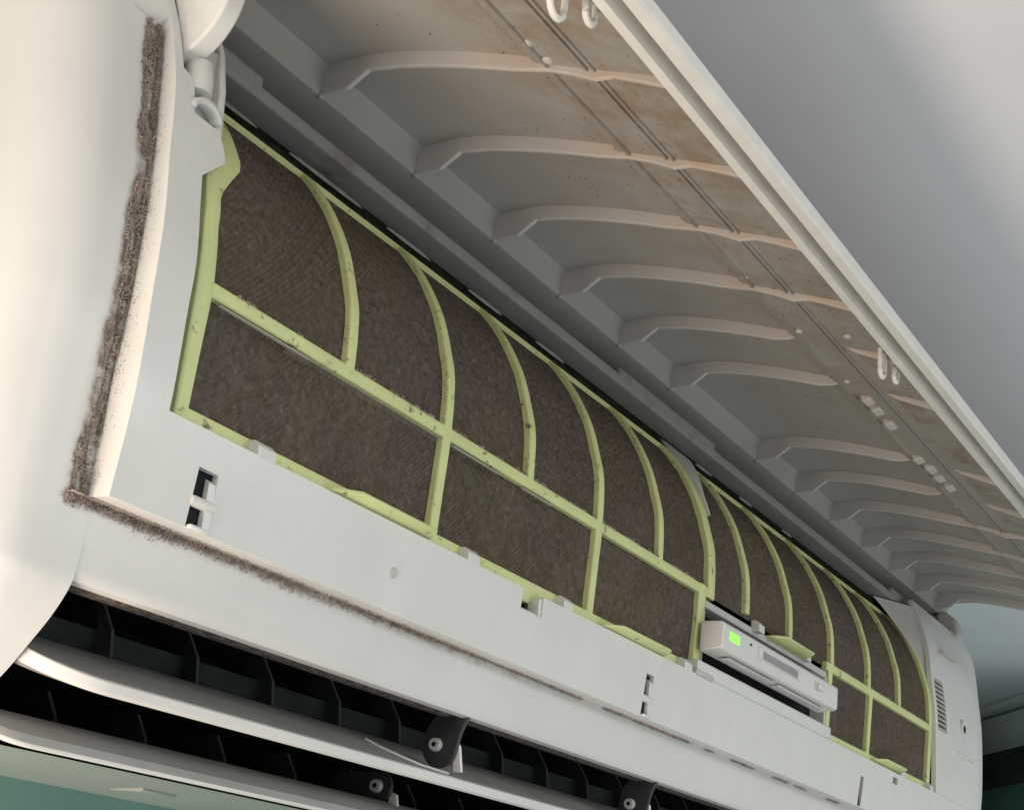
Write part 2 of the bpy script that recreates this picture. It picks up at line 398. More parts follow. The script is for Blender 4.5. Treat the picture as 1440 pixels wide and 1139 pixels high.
# front band under the plate, down to the lip of the air outlet
bm = bmesh.new()
band = [(Cy(z), z) for z in frange(1.35, -1.35, 54) if z < -1.0]
bm2 = bmesh.new(); sweep(bm2, [(y + .002, z) for y, z in band[-1:]] + [(.0850, -1.38), (.0865, -1.41), (.0885, -1.43), (.0925, -1.455), (.099, -1.480), (.115, -1.500), (.16, -1.508), (.20, -1.48)], frange(XL + .0, XR, 40)); finish(bm2); obj('outlet_lip', bm2, CASING, AC)
sweep(bm, [(y + .002, z) for y, z in band], frange(XL - .02, XR + .02, 40)); finish(bm); obj('lower_band', bm, CASING, AC)
bm = bmesh.new(); sweep(bm, [(.21, -1.485), (.235, -1.503), (.29, -1.507), (.34, -1.48)], frange(XL, XR, 30)); finish(bm)
obj('outlet_seal', bm, mat('dusty_seal', (.15, .13, .115), .9, .1, 24, .45, .6, 60), AC)
bm = bmesh.new(); sweep(bm, [(.21, -1.475), (.9, -1.25), (1.6, -1.3), (2.0, -1.7), (1.9, -2.0), (1.3, -2.2), (.9, -2.19)], [XL + .05, XR - .05]); 
sweep(bm, [(.5, 1.2), (.6, .3), (.6, -.9), (.3, -1.3)], [XL + .1, XR - .1])
for x in (XL + .06, XR - .06):
    v = [bm.verts.new((x, y, z)) for y, z in ((.21, -1.475), (.9, -1.25), (1.6, -1.3), (2.0, -1.7), (1.9, -2.0), (1.3, -2.2), (.9, -2.19), (.45, -1.93), (.2, -1.68))]; bm.faces.new(v)
obj('outlet_duct', bm, DARK, AC, smooth_=False)
# underside
PAN = mat('base_pan_plastic', (.235, .275, .255), .45, .4, 2, .06)
bm = bmesh.new(); sweep(bm, smooth([(.40, -2.192), (.62, -2.215), (.95, -2.235), (1.3, -2.23), (2.2, -2.12), (3.28, -1.88)], 4), [XL, XR]); finish(bm)
obj('bottom_pan', bm, PAN, AC)
bm = bmesh.new(); box(bm, .72, .98, .66, .88, -2.238, -2.20); finish(bm); obj('bottom_latch', bm, PAN, AC, bevel=.01)
BEAM = mat('shaded_grimy_plastic', (.25, .25, .24), .55, .4, 2.0, .07, .05, 40, color2=(.17, .15, .13), mixscale=3, lo=.55, hi=.72)  # recess shade painted into a dark base, with brown grime blotches
# top beam of the body, above the filters
beam = [(.90, 1.37), (.50, 1.358), (.365, 1.357), (.355, 1.37), (.352, 1.425), (.37, 1.438), (1.2, 1.47), (1.2, 1.35)]
bm = bmesh.new(); sweep(bm, beam, [-.2, 13.9], True, True); finish(bm); obj('top_beam', bm, BEAM, AC, smooth_=False, bevel=.012)
for a, b in ((-.22, .38), (4.86, 6.75), (11.9, 13.2)):
    bm = bmesh.new(); poly_x(bm, a, b, [(.352, 1.365), (.350, 1.485), (.40, 1.50), (.5, 1.40)]); finish(bm)
    obj('beam_pad', bm, BEAM, AC, smooth_=False, bevel=.02)
bm = bmesh.new(); sweep(bm, [(1.2, 1.45), (1.25, 1.60), (3.3, 1.62)], [-.55, 14.0]); finish(bm); obj('top_cover', bm, WHITE, AC)
# dirty foam between beam and filters with torn white liner
bm = bmesh.new()
rows = []
for x in frange(-.2, 12.5, 260):
    rows.append([(x, .52 + .02 * nz(x, 0, 3, 4), 1.215), (x, .49 + .03 * nz(x, 1, 0, 6), 1.25 + .02 * nz(x, 5, 0, 5)), (x, .52 + .03 * nz(x, 2, 0, 9), 1.30), (x, .56, 1.356)])
grid(bm, rows); finish(bm); obj('foam_strip', bm, SOOT, AC)
for a, b in ((-.1, .50), (.80, 1.52), (1.8, 2.3), (2.78, 3.22), (3.72, 4.15), (6.6, 6.95), (7.6, 7.9), (8.7, 8.95)):
    bm = bmesh.new(); rows = []
    for x in frange(a, b, 14):
        t = (x - a) / (b - a); h = .017 * math.sin(math.pi * min(1, max(.04, t))) ** .4 * (1 + .5 * nz(x, 3, 0, 14))
        rows.append([(x, .455, 1.262 - h * .2), (x, .450, 1.262 + h)])
    grid(bm, rows); obj('liner_strip', bm, BEAM, AC, solid=.012)

# front plate (raised plateau) : side frame left, fascia, side frame right
def xr_left(z):
    T = [(-1.2, -.30), (-.74, -.369), (-.25, -.36), (0, -.35), (.30, -.366), (.485, -.364), (.49, -.355), (.627, -.203), (.70, -.232), (.766, -.272), (.77, -.455), (.955, -.462), (.975, -.534), (1.5, -.525)]
    for (a, xa), (b, xb) in zip(T, T[1:]):
        if z <= b: return xa + (xb - xa) * (z - a) / (b - a)
    return -.525

slots = [(-.10, .045, -1.14, -.865), (4.80, 4.93, -1.135, -.85), (9.66, 9.76, -1.14, -.87), (2.94, 3.21, -.82, -.6)]
xs = sorted(set([XL, XR] + frange(XL, XR, 60) + [a for s in slots for a in s[:2]] + [10.66, 10.82, -.02]))
ztop = -.69
zs = sorted(set([-1.15, ztop] + frange(-1.15, ztop, 6) + [-.865, -.85, -.87, -1.14, -.82, -.80, -.735]))
def hole(x, z):
    for a, b, c, d in slots:
        if a < x < b and c < z < d: return True
    if 10.66 < x < 10.82 and -.80 < z < -.735: return True
    return x < -.37 and z > -.70 and False
w0 = xr_left(ztop) - XL
xs = sorted([x for x in xs if not XL < x < XL + w0 - 1e-6] + [XL + w0 * k for k in (.2, .6, 1)])
bm = bmesh.new(); plate(bm, xs, zs, Gy, hole); rows = []
for z in frange(ztop, .48, 16) + [.492, .53, .58, .625, .66, .70, .765, .771, .82, .9, .953, .975, 1.0, 1.08, 1.16, 1.24, 1.33, 1.42, 1.5]:
    rows.append([(XL + (xr_left(z) - XL) * k, Gy(z), z) for k in (0, .2, .6, 1)])
grid(bm, rows); bmesh.ops.remove_doubles(bm, verts=bm.verts, dist=1e-5); skirt(bm, .15, [q for q in slots if q[3] < -.7]); finish(bm)
obj('fascia', bm, FASCIA, AC, bevel=.012)
# slot walls and pegs
for a, b, c_, d_ in slots + [(10.66, 10.82, -.80, -.735)]:
    yy = (-.045, -.03) if d_ < -.7 else (.04, .05); d_ = min(d_, -.72)
    bm = bmesh.new(); box(bm, a - .06, b + .03, yy[0], yy[1], c_ - .008, d_ + .02); finish(bm); obj('slot_well', bm, DARK, AC, smooth_=False)
for a, b, zt in ((-.10, .045, -.865), (4.80, 4.93, -.85)):
    bm = bmesh.new(); tube(bm, [(a - .01, -.062, -1.02), (b + .01, -.062, -1.02)], .028, 12); finish(bm); obj('slot_peg', bm, FASCIA, AC)
    bm = bmesh.new(); box(bm, a + .01, b, -.085, -.05, -1.15, -1.128); finish(bm); obj('slot_step', bm, FASCIA, AC, bevel=.008)
    bm = bmesh.new(); poly_x(bm, b - .05, b + .002, [(-.075, zt - .05), (-.048, zt - .03), (-.046, -1.13), (-.075, -1.13)]); finish(bm); obj('slot_cheek', bm, FASCIA, AC)
bm = bmesh.new(); box(bm, 2.98, 3.18, -.07, .0, -.85, -.80); box(bm, 3.17, 3.205, -.088, .0, -.85, -.70); finish(bm); obj('notch_catch', bm, FASCIA, AC, bevel=.008)
bm = bmesh.new(); tube(bm, [(1.555, -.092, -.945), (1.555, -.068, -.945)], [.028, .02], 12); finish(bm); obj('ejector_mark', bm, INNER, AC)
# fascia rise under the display and its window
bm = bmesh.new(); DX0, DX1 = 5.70, 8.72
xs = [5.66] + frange(DX0 + .04, DX1, 12); zs = frange(ztop + .002, -.575, 3)
plate(bm, xs, zs, Gy, lambda x, z: False); skirt(bm, .15); finish(bm); obj('display_sill', bm, FASCIA, AC, bevel=.015)
bm = bmesh.new(); poly_x(bm, 5.62, 5.95, [(Gy(-.7) - .02, -.70), (Gy(-.7) - .02, -.655), (.02, -.63), (.02, -.70)]); finish(bm); obj('sill_stop', bm, INNER, AC, bevel=.02)
bm = bmesh.new(); box(bm, 5.875, DX1, -.035, .30, -.135, -.075); finish(bm); obj('display_lintel', bm, INNER, AC, bevel=.012)
bm = bmesh.new(); box(bm, 5.885, 5.90, -.02, .30, -.60, -.12); finish(bm); obj('display_jamb', bm, FASCIA, AC, bevel=.005)
bm = bmesh.new(); box(bm, 8.69, 8.72, -.04, .30, -.60, -.12); finish(bm); obj('display_jamb', bm, FASCIA, AC, bevel=.01)
bm = bmesh.new(); box(bm, 5.88, 8.69, .10, .12, -.62, -.13); finish(bm); obj('display_well', bm, DARK, AC, smooth_=False)
# right side frame
bm = bmesh.new(); xs = sorted(frange(12.28, 14.02, 16) + [12.23, 12.31, 12.70]); vz = frange(.03, .52, 9)
zs = frange(ztop, 1.42, 30)
plate(bm, xs, zs, Gy, lambda x, z: x > 12.31 and x < 12.70 and .03 < z < .55)
skirt(bm, .06); finish(bm); obj('side_frame', bm, FASCIA, AC, bevel=.012)
for k in range(11):
    z = .03 + k * .0525
    bm = bmesh.new(); box(bm, 12.29, 12.74, Gy(z) + .006, Gy(z) + .05, z - .009, z + .009); finish(bm); obj('vent_slat', bm, INNER, AC, bevel=.004)
bm = bmesh.new(); box(bm, 12.26, 12.75, .03, .2, 0, .6); finish(bm); obj('vent_well', bm, DARK, AC, smooth_=False)
bm = bmesh.new(); tube(bm, [(13.35, -.10, .17), (13.35, -.07, .17)], [.10, .11], 16); finish(bm); obj('screw_boss', bm, FASCIA, AC)
bm = bmesh.new(); tube(bm, [(13.35, -.104, .17), (13.35, -.09, .17)], .045, 12); finish(bm); obj('screw_hole', bm, DARK, AC)
bm = bmesh.new(); box(bm, 13.1, 13.8, -.11, -.05, -.16, -.12); finish(bm); obj('moulded_step', bm, FASCIA, AC, bevel=.015)
bm = bmesh.new(); box(bm, 12.7, 13.25, -.02, .06, .92, .95); finish(bm); obj('moulded_seam', bm, INNER, AC)

bm = bmesh.new(); rows = []
for z in frange(.50, 1.34, 16):
    t = (z - .5) / .84; xl_ = 12.22 - .55 * t ** 2
    rows.append([(xl_ + (12.30 - xl_) * k, Gy(z) + .07 - .07 * k + .25 * t * (1 - k), z) for k in (0, .3, .7, 1)])
grid(bm, rows); finish(bm); obj('corner_frame', bm, INNER, AC, bevel=.006)
# display box
dp = [(-.075, -.30), (-.24, -.285), (-.255, -.30), (-.255, -.49), (-.235, -.53), (-.10, -.575), (-.075, -.55)]
dp = [(-.06, -.268), (-.235, -.268), (-.25, -.285), (-.25, -.455), (-.235, -.478), (-.06, -.50)]
bm = bmesh.new(); poly_x(bm, 5.735, 8.42, dp)
finish(bm); DB = obj('display_box', bm, WHITE, AC, bevel=.018, smooth_=True, seg=3)
bm = bmesh.new(); box(bm, 5.86, 6.06, -.254, -.245, -.395, -.325); finish(bm); obj('indicator_light', bm, LED, DB, label='glowing green indicator light')
bm = bmesh.new(); box(bm, 6.52, 7.36, -.262, -.246, -.405, -.395); box(bm, 6.52, 7.36, -.262, -.246, -.335, -.325); box(bm, 6.46, 6.53, -.268, -.246, -.41, -.32); box(bm, 7.36, 7.42, -.262, -.246, -.41, -.32); finish(bm); obj('window_frame', bm, WHITE, DB, bevel=.004)
bm = bmesh.new(); box(bm, 6.53, 7.36, -.2525, -.245, -.395, -.335); finish(bm); obj('sensor_window', bm, mat('grey_window', (.27, .27, .28), .3), DB)
bm = bmesh.new(); box(bm, 6.28, 6.32, -.252, -.245, -.345, -.325); finish(bm); obj('sensor_hole', bm, ARM, DB)
bm = bmesh.new(); box(bm, 7.80, 7.92, -.252, -.245, -.40, -.33); finish(bm); obj('button_recess', bm, INNER, DB)
bm = bmesh.new(); box(bm, 7.87, 8.0, -.275, -.248, -.39, -.335); finish(bm); obj('button', bm, WHITE, DB, bevel=.012)
bm = bmesh.new(); box(bm, 6.0, 7.0, -.20, -.12, -.515, -.497); finish(bm); obj('box_keel', bm, INNER, DB, bevel=.012)
bm = bmesh.new(); box(bm, 7.1, 8.2, -.20, -.12, -.515, -.495); finish(bm); obj('box_keel', bm, INNER, DB, bevel=.012)

# left hinge hardware
def catch_parts():
    bm = bmesh.new(); poly_x(bm, -.275, -.23, [(.00, .66), (.03, 1.0), (.08, 1.22), (.14, 1.36), (.22, 1.36), (.16, 1.1), (.10, .8), (.10, .66)]); finish(bm)
    obj('hinge_post', bm, FASCIA, AC, bevel=.012)
    bm = bmesh.new(); tube(bm, [(-.40, .06, .90), (-.395, .07, .97), (-.39, .09, 1.07)], [.07, .075, .07], 16); finish(bm); obj('hinge_boss', bm, FASCIA, AC)
    bm = bmesh.new(); rows = []
    for k in range(11):
        a = math.pi * k / 10
        x = -.375 - .085 * math.cos(a); z = .79 + .055 * math.sin(a)
        rows.append([(x, -.012, z), (x, .10, z + .01)])
    grid(bm, rows); finish(bm); obj('hinge_tab', bm, FASCIA, AC, solid=.03)
    bm = bmesh.new(); poly_x(bm, -.45, -.22, [(.06, .70), (.09, 1.2), (.2, 1.2), (.2, .70)]); finish(bm); obj('hinge_backing', bm, INNER, AC)
catch_parts()

# ------------------------------------------------------------------ front panel (open)
wallp = [(.40, 1.675), (.385, 1.80), (.36, 1.862)]
roof = smooth([(.36, 1.862), (.12, 1.880), (-.11, 1.862), (-.49, 1.787), (-.85, 1.692), (-1.0, 1.650)], 6)
outer = smooth([(-1.0, 1.612), (-1.33, 1.515), (-1.60, 1.435), (-1.755, 1.388)], 5)
PX0, PX1 = -.50, 14.35
rim = [(-1.757, 1.338), (-1.815, 1.332), (-1.824, 1.450), (-1.888, 1.450), (-1.898, 1.326), (-1.962, 1.322), (-1.975, 1.34), (-1.972, 1.41), (-1.94, 1.43)]
skin = [(-1.9, 1.475), (-1.4, 1.60), (-.85, 1.76), (-.2, 1.91), (.2, 1.945), (.45, 1.92), (.55, 1.78), (1.05, 1.74), (1.05, 1.70), (.42, 1.672)]
bm = bmesh.new(); sweep(bm, wallp + roof[1:] + outer + rim + skin, frange(PX0, PX1, 40), True, True); finish(bm)
FP = obj('front_panel', bm, PANEL, AC, smooth_=True)
FP.data.materials.append(RIM)
for p in FP.data.polygons:
    c = p.center + Vector(FP['org'])
    if -1.985 * S < c.y < -1.756 * S and c.z < 1.43 * S: p.material_index = 1
# long ridges
for y0, zt in ((-1.30, 1.523), (-1.345, 1.510)):
    bm = bmesh.new(); sweep(bm, [(y0, zt + .01), (y0 - .006, zt - .018), (y0 - .022, zt - .022), (y0 - .028, zt + .004)], [PX0 + .1, PX1 - .1]); finish(bm)
    obj('panel_ridge', bm, PANEL, FP, smooth_=False)
bm = bmesh.new(); sweep(bm, [(-1.060, 1.605), (-1.066, 1.572), (-1.082, 1.566), (-1.09, 1.60)], [PX0 + .1, PX1 - .1]); finish(bm)
obj('panel_ridge', bm, PANEL, FP, smooth_=False)
# ribs : one mesh, copied along the panel
low = [(.40, 1.672), (.215, 1.692), (.15, 1.738), (.084, 1.785), (-.11, 1.768), (-.30, 1.737), (-.488, 1.697), (-.67, 1.655), (-.854, 1.606), (-1.073, 1.560), (-1.22, 1.510), (-1.355, 1.450), (-1.464, 1.446), (-1.62, 1.39), (-1.758, 1.336)]
up = [(-1.758, 1.40), (-1.33, 1.53), (-1.0, 1.66), (-.49, 1.81), (-.11, 1.885), (.12, 1.905), (.36, 1.89), (.41, 1.80)]
lowb = low[:9] + [(-.96, 1.600), (-1.06, 1.617)]
upb = [(-1.0, 1.66), (-.49, 1.81), (-.11, 1.885), (.12, 1.905), (.36, 1.89), (.41, 1.80)]
lowc = [(-1.36, 1.52), (-1.464, 1.452), (-1.62, 1.39), (-1.758, 1.336), (-1.758, 1.40), (-1.42, 1.51)]
XRIBS = [-.1, .924, 1.94, 2.93, 3.90, 4.885, 5.87, 7.82, 8.86, 9.88, 10.92, 11.92, 12.92, 13.8]
def rib_mesh(parts):
    bm = bmesh.new()
    for p in parts: poly_x(bm, -.017, .017, p)
    finish(bm); bmesh.ops.triangulate(bm, faces=[f for f in bm.faces if len(f.verts) > 4])
    return bm
full = None; broken = None
for i, x in enumerate(XRIBS):
    brk = 5 <= i <= 8
    src = broken if brk else full
    if src is None:
        src = obj('rib', rib_mesh([lowb + upb, lowc] if brk else [low + up]), RIBM, FP, smooth_=False, bevel=.008)
        for v in src.data.vertices: v.co += Vector((FP['org'][0], 0, 0))    # local x about the rib's own plane
        r = src
        if brk: broken = src
        else: full = src
    else:
        r = src.copy(); col.objects.link(r); r.parent = FP
    r.location.x = x * S - FP['org'][0]
# gusset feet on the flange
for x in XRIBS:
    bm = bmesh.new(); box(bm, x - .025, x + .02, .385, .42, 1.662, 1.70); finish(bm); obj('rib_foot', bm, PANEL, FP, bevel=.01)
# hooks hanging behind the rim
def hook(x, y, z, w=.05, l=.15):
    bm = bmesh.new(); pts = [(x - w, y, z)]
    for k in range(9):
        a = math.pi * k / 8; pts.append((x - w * math.cos(a), y, z - l - w * math.sin(a) * 1.1))
    pts.append((x + w, y, z)); tube(bm, pts, .017, 8); finish(bm); obj('hook', bm, RIM, FP)
hook(4.80, -1.69, 1.41, .055, .13); hook(5.05, -1.71, 1.41, .045, .09)
hook(-.04, -1.66, 1.43, .07, .17); hook(.20, -1.70, 1.42, .05, .08)
# moulded clips in the middle of the panel
for x, y, z, sx in ((6.13, -1.16, 1.565, .07), (6.37, -1.16, 1.565, .07), (6.72, -1.16, 1.565, .08), (7.68, -1.12, 1.575, .07), (7.93, -1.16, 1.565, .08), (8.2, -1.16, 1.565, .07), (8.48, -1.18, 1.56, .07)):
    bm = bmesh.new(); poly_x(bm, x - sx, x + sx, [(y - .06, z + .04), (y - .05, z - .03), (y + .02, z - .045), (y + .05, z + .05)]); finish(bm); obj('panel_clip', bm, RIBM, FP, bevel=.012)
for x, y, z in ((.68, -1.08, 1.585), (.85, -1.11, 1.575), (3.74, -1.07, 1.59), (4.7, -1.11, 1.575), (5.75, -1.12, 1.575), (4.6, -1.50, 1.46), (9.2, -1.06, 1.59)):
    bm = bmesh.new(); bmesh.ops.create_uvsphere(bm, u_segments=12, v_segments=6, radius=.028)
    bmesh.ops.scale(bm, vec=(1.3, 1, .5), verts=bm.verts); bmesh.ops.translate(bm, vec=(x, y, z), verts=bm.verts); obj('ejector_pip', bm, RIBM, FP)
# round hinge arms at both ends
for x0, x1 in ((-.52, -.40),):
    bm = bmesh.new()
    cy, cz, r = .25, 1.43, .40
    pts = [(cy + r * math.cos(a), cz + r * math.sin(a)) for a in frange(math.radians(-106), math.radians(-260), 26)]
    pts += [(.40, 1.87), (.17, 1.30)]
    poly_x(bm, x0, x1, pts); finish(bm); obj('hinge_disc', bm, WHITE, FP, bevel=.014)
bm = bmesh.new(); poly_x(bm, 13.98, 14.2, [(.22, 1.28), (.14, 1.42), (.20, 1.60), (.34, 1.70), (.44, 1.66), (.40, 1.45), (.42, 1.28)]); finish(bm); obj('hinge_knuckle', bm, INNER, AC, bevel=.03)

# ------------------------------------------------------------------ outlet flaps and what is behind them
def flap(name, prof, x0, x1, rr, ins, edge=(0, 1, 2)):
    """prof closed (y,z); the front left corner is rounded by pushing points back near x0"""
    bm = bmesh.new(); rows = []
    ymax = max(p[0] for p in prof); ymin = min(p[0] for p in prof)
    xs = [x0 + rr * (1 - math.cos(math.pi / 2 * k / 12)) for k in range(13)] + frange(x0 + rr, x1, 24)[1:]
    for x in xs:
        u = max(0, 1 - (x - x0) / rr); sh = ins * (1 - math.sqrt(max(0, 1 - u * u)))
        rows.append([(x, p[0] + sh * (ymax - p[0]) / (ymax - ymin), p[1] + sh * .42 * (ymax - p[0]) / (ymax - ymin)) for p in prof])
    R_ = grid(bm, rows, True); bm.faces.new(R_[0][::-1]); bm.faces.new(R_[-1]); finish(bm)
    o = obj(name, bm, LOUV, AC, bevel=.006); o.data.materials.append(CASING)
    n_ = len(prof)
    for p in o.data.polygons:                      # pale front edge; shade of the upper face painted in darker grey
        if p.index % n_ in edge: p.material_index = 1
    return o
f1 = [(.150, -1.926), (.128, -1.915), (.118, -1.872), (.135, -1.860), (.25, -1.838), (.40, -1.785), (.55, -1.718), (.70, -1.648), (.735, -1.66), (.72, -1.70), (.5, -1.81), (.3, -1.89)]
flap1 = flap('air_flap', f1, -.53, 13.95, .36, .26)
f2 = [(.37, -2.186), (.352, -2.180), (.350, -2.168), (.37, -2.128), (.40, -2.118), (.46, -2.075), (.60, -2.02), (.62, -2.05), (.55, -2.12)]
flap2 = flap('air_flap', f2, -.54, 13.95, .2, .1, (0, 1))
def arm(x, cy, cz, top, fl, lean=0):
    bm = bmesh.new()
    pts = [(cy + .115 * math.cos(a), cz + .115 * math.sin(a)) for a in frange(math.radians(190), math.radians(370), 12)]
    pts += [(cy + .10, cz + .12), (cy + .03 + lean, cz + .22), (cy + .10 + lean, top), (cy - .21 + lean, top), (cy - .14, cz + .1)]
    pts = [(2 * cy - p[0], p[1]) if False else p for p in pts]
    poly_x(bm, x, x + .03, pts); finish(bm); A = obj('flap_arm', bm, ARM, AC, bevel=.006)
    bm = bmesh.new(); tube(bm, [(x - .03, cy + .02, cz + .02), (x, cy + .02, cz + .02)], [.036, .042], 16); finish(bm); sc_ = obj('screw', bm, METAL, A)
    bm = bmesh.new(); tube(bm, [(x - .033, cy + .02, cz + .02), (x - .028, cy + .02, cz + .02)], .016, 6); finish(bm); obj('screw_socket', bm, DARK, A)
    bm = bmesh.new(); pts = [(cy - .15, cz - .13), (cy - .12, cz + .02), (cy - .085, cz + .07), (cy - .07, cz + .02), (cy - .09, cz - .13)]
    poly_x(bm, x + .035, x + .06, pts); finish(bm); obj('flap_tab', bm, RIM, fl, bevel=.006)
for x in (2.82, 5.55, 8.3, 11.0): arm(x, .30, -1.69, -1.43, flap1)
for x in (2.80, 5.5):
    bm = bmesh.new(); cy, cz = .69, -1.93
    poly_x(bm, x, x + .03, [(cy + .10 * math.cos(a), cz + .10 * math.sin(a)) for a in frange(math.radians(120), math.radians(300), 10)] + [(cy + .30, cz - .06), (cy + .34, cz + .02), (cy + .28, cz + .08)])
    finish(bm); A = obj('flap_arm', bm, ARM, AC, bevel=.006)
    bm = bmesh.new(); tube(bm, [(x - .03, cy, cz), (x, cy, cz)], [.036, .042], 16); finish(bm); obj('screw', bm, METAL, A)
    bm = bmesh.new(); tube(bm, [(x - .033, cy, cz), (x - .028, cy, cz)], .016, 6); finish(bm); obj('screw_socket', bm, DARK, A)
    bm = bmesh.new(); poly_x(bm, x + .035, x + .06, [(cy - .15, cz - .16), (cy - .12, cz - .04), (cy - .07, cz - .02), (cy - .06, cz - .16)]); finish(bm); obj('flap_tab', bm, RIM, flap2, bevel=.006)
# curved moulded edge on flap 1 beside the arm
bm = bmesh.new(); tube(bm, [(2.42, .56, -1.705), (2.46, .48, -1.742), (2.53, .36, -1.787), (2.62, .28, -1.818), (2.83, .22, -1.835)], .008, 6); obj('moulded_edge', bm, RIM, flap1)
# vertical deflector vanes
vane_src = None
for row, (yy, z0, z1) in enumerate(((.80, -1.60, -1.36), (1.0, -2.08, -1.82))):
    src = None
    for k in range(20):
        x = .44 + .66 * k - (.1 if row else 0)
        if src is None:
            bm = bmesh.new()
            if row == 0: pts = [(yy - .06, z0 - .1), (yy - .03, z0 + .10), (yy + .06, z1), (yy + .35, z1), (yy + .4, z0 - .1)]
            else: pts = [(yy + .0, z0), (yy - .06, z0 + .05), (yy - .06, z0 + .13), (yy + .02, z1), (yy + .3, z1), (yy + .3, z0)]
            poly_x(bm, -.012, .012, pts); finish(bm); src = obj('deflector_vane', bm, VANE, AC, smooth_=False, bevel=.004); src.data.materials.append(VEDGE)
            for p in src.data.polygons:
                if p.normal.y < -.3: p.material_index = 1  # front-facing vane faces take a paler grey
            for v in src.data.vertices: v.co.x += src['org'][0]
            r = src
        else:
            r = src.copy(); col.objects.link(r); r.parent = AC
        r.location.x = x * S - src['org'][0]
bm = bmesh.new(); box(bm, -.4, 13.9, .86, .90, -1.66, -1.50); box(bm, -.4, 13.9, 1.02, 1.05, -2.10, -2.05); finish(bm); obj('vane_link', bm, VANE, AC)

# ------------------------------------------------------------------ filters
def strip_x(bm, x0, x1, d0, d1, h, n, wob=0, nx=None):
    """bar lying on the filter surface from x0..x1 and arc d0..d1, standing h proud"""
    nx = nx or max(1, int(abs(x1 - x0) / .12)); rows = []
    for x in frange(x0, x1, nx):
        row = []
        for d, hh in ([(d0, -.02), (d0, h * .75), (d0 + (d1 - d0) * .15, h)] + [(d0 + (d1 - d0) * k, h) for k in n] + [(d1 - (d1 - d0) * .15, h), (d1, h * .75), (d1, -.02)]):
            p = FC.at(d); q = FC.nrm(d); row.append((x, p[0] + q[0] * hh, p[1] + q[1] * hh))
        rows.append(row)
    R_ = grid(bm, rows); bm.faces.new(R_[0][::-1]); bm.faces.new(R_[-1])
def rib_d(bm, xa, xb, d0, d1, h, nd=24, xf=None):
    """bar running up the filter surface"""
    rows = []
    for d in frange(d0, d1, nd):
        p = FC.at(d); q = FC.nrm(d); a, b = (xa, xb) if xf is None else xf(d)
        w_ = b - a; row = []; hs = h; h_ = h * (1 - .75 * (max(0, d) / FC.L) ** 4)
        for x, hh in ((a, -.02), (a, h_ * .7), (a + w_ * .14, h_), (b - w_ * .5, h_), (b - w_ * .14, h_), (b, h_ * .7), (b, -.02)):
            row.append((x, p[0] + q[0] * hh, p[1] + q[1] * hh))
        rows.append(row)
    R_ = grid(bm, rows); bm.faces.new(R_[0][::-1]); bm.faces.new(R_[-1])
DZ = FC.d_of_z
D_bot0, D_bot1 = DZ(-.735), DZ(-.600); D_m0, D_m1 = DZ(-.052), DZ(.024); D_top0, D_top1 = DZ(1.195), DZ(1.225)
def screen(parent, xa, xb, d0, d1, seed):
    bm = bmesh.new(); nx = max(8, int((xb - xa) / .035)); nd = max(8, int((d1 - d0) / .035)); rows = []
    for i in range(nx + 1):
        x = xa + (xb - xa) * i / nx; row = []
        for j in range(nd + 1):
            d = d0 + (d1 - d0) * j / nd; p = FC.at(d); q = FC.nrm(d)
            ed = min(1, min(x - xa, xb - x, d - d0, d1 - d) / .12)
            e = -.014 + max(0, ed) * (.011 * noise.fractal(Vector((x * 9, d * 9, seed)), .8, 2.0, 3) + .012 * nz(x, d, seed, 2.3))
            row.append((x, p[0] + q[0] * e, p[1] + q[1] * e))
        rows.append(row)
    grid(bm, rows); finish(bm)
    return obj('filter_screen', bm, SCREEN, parent)
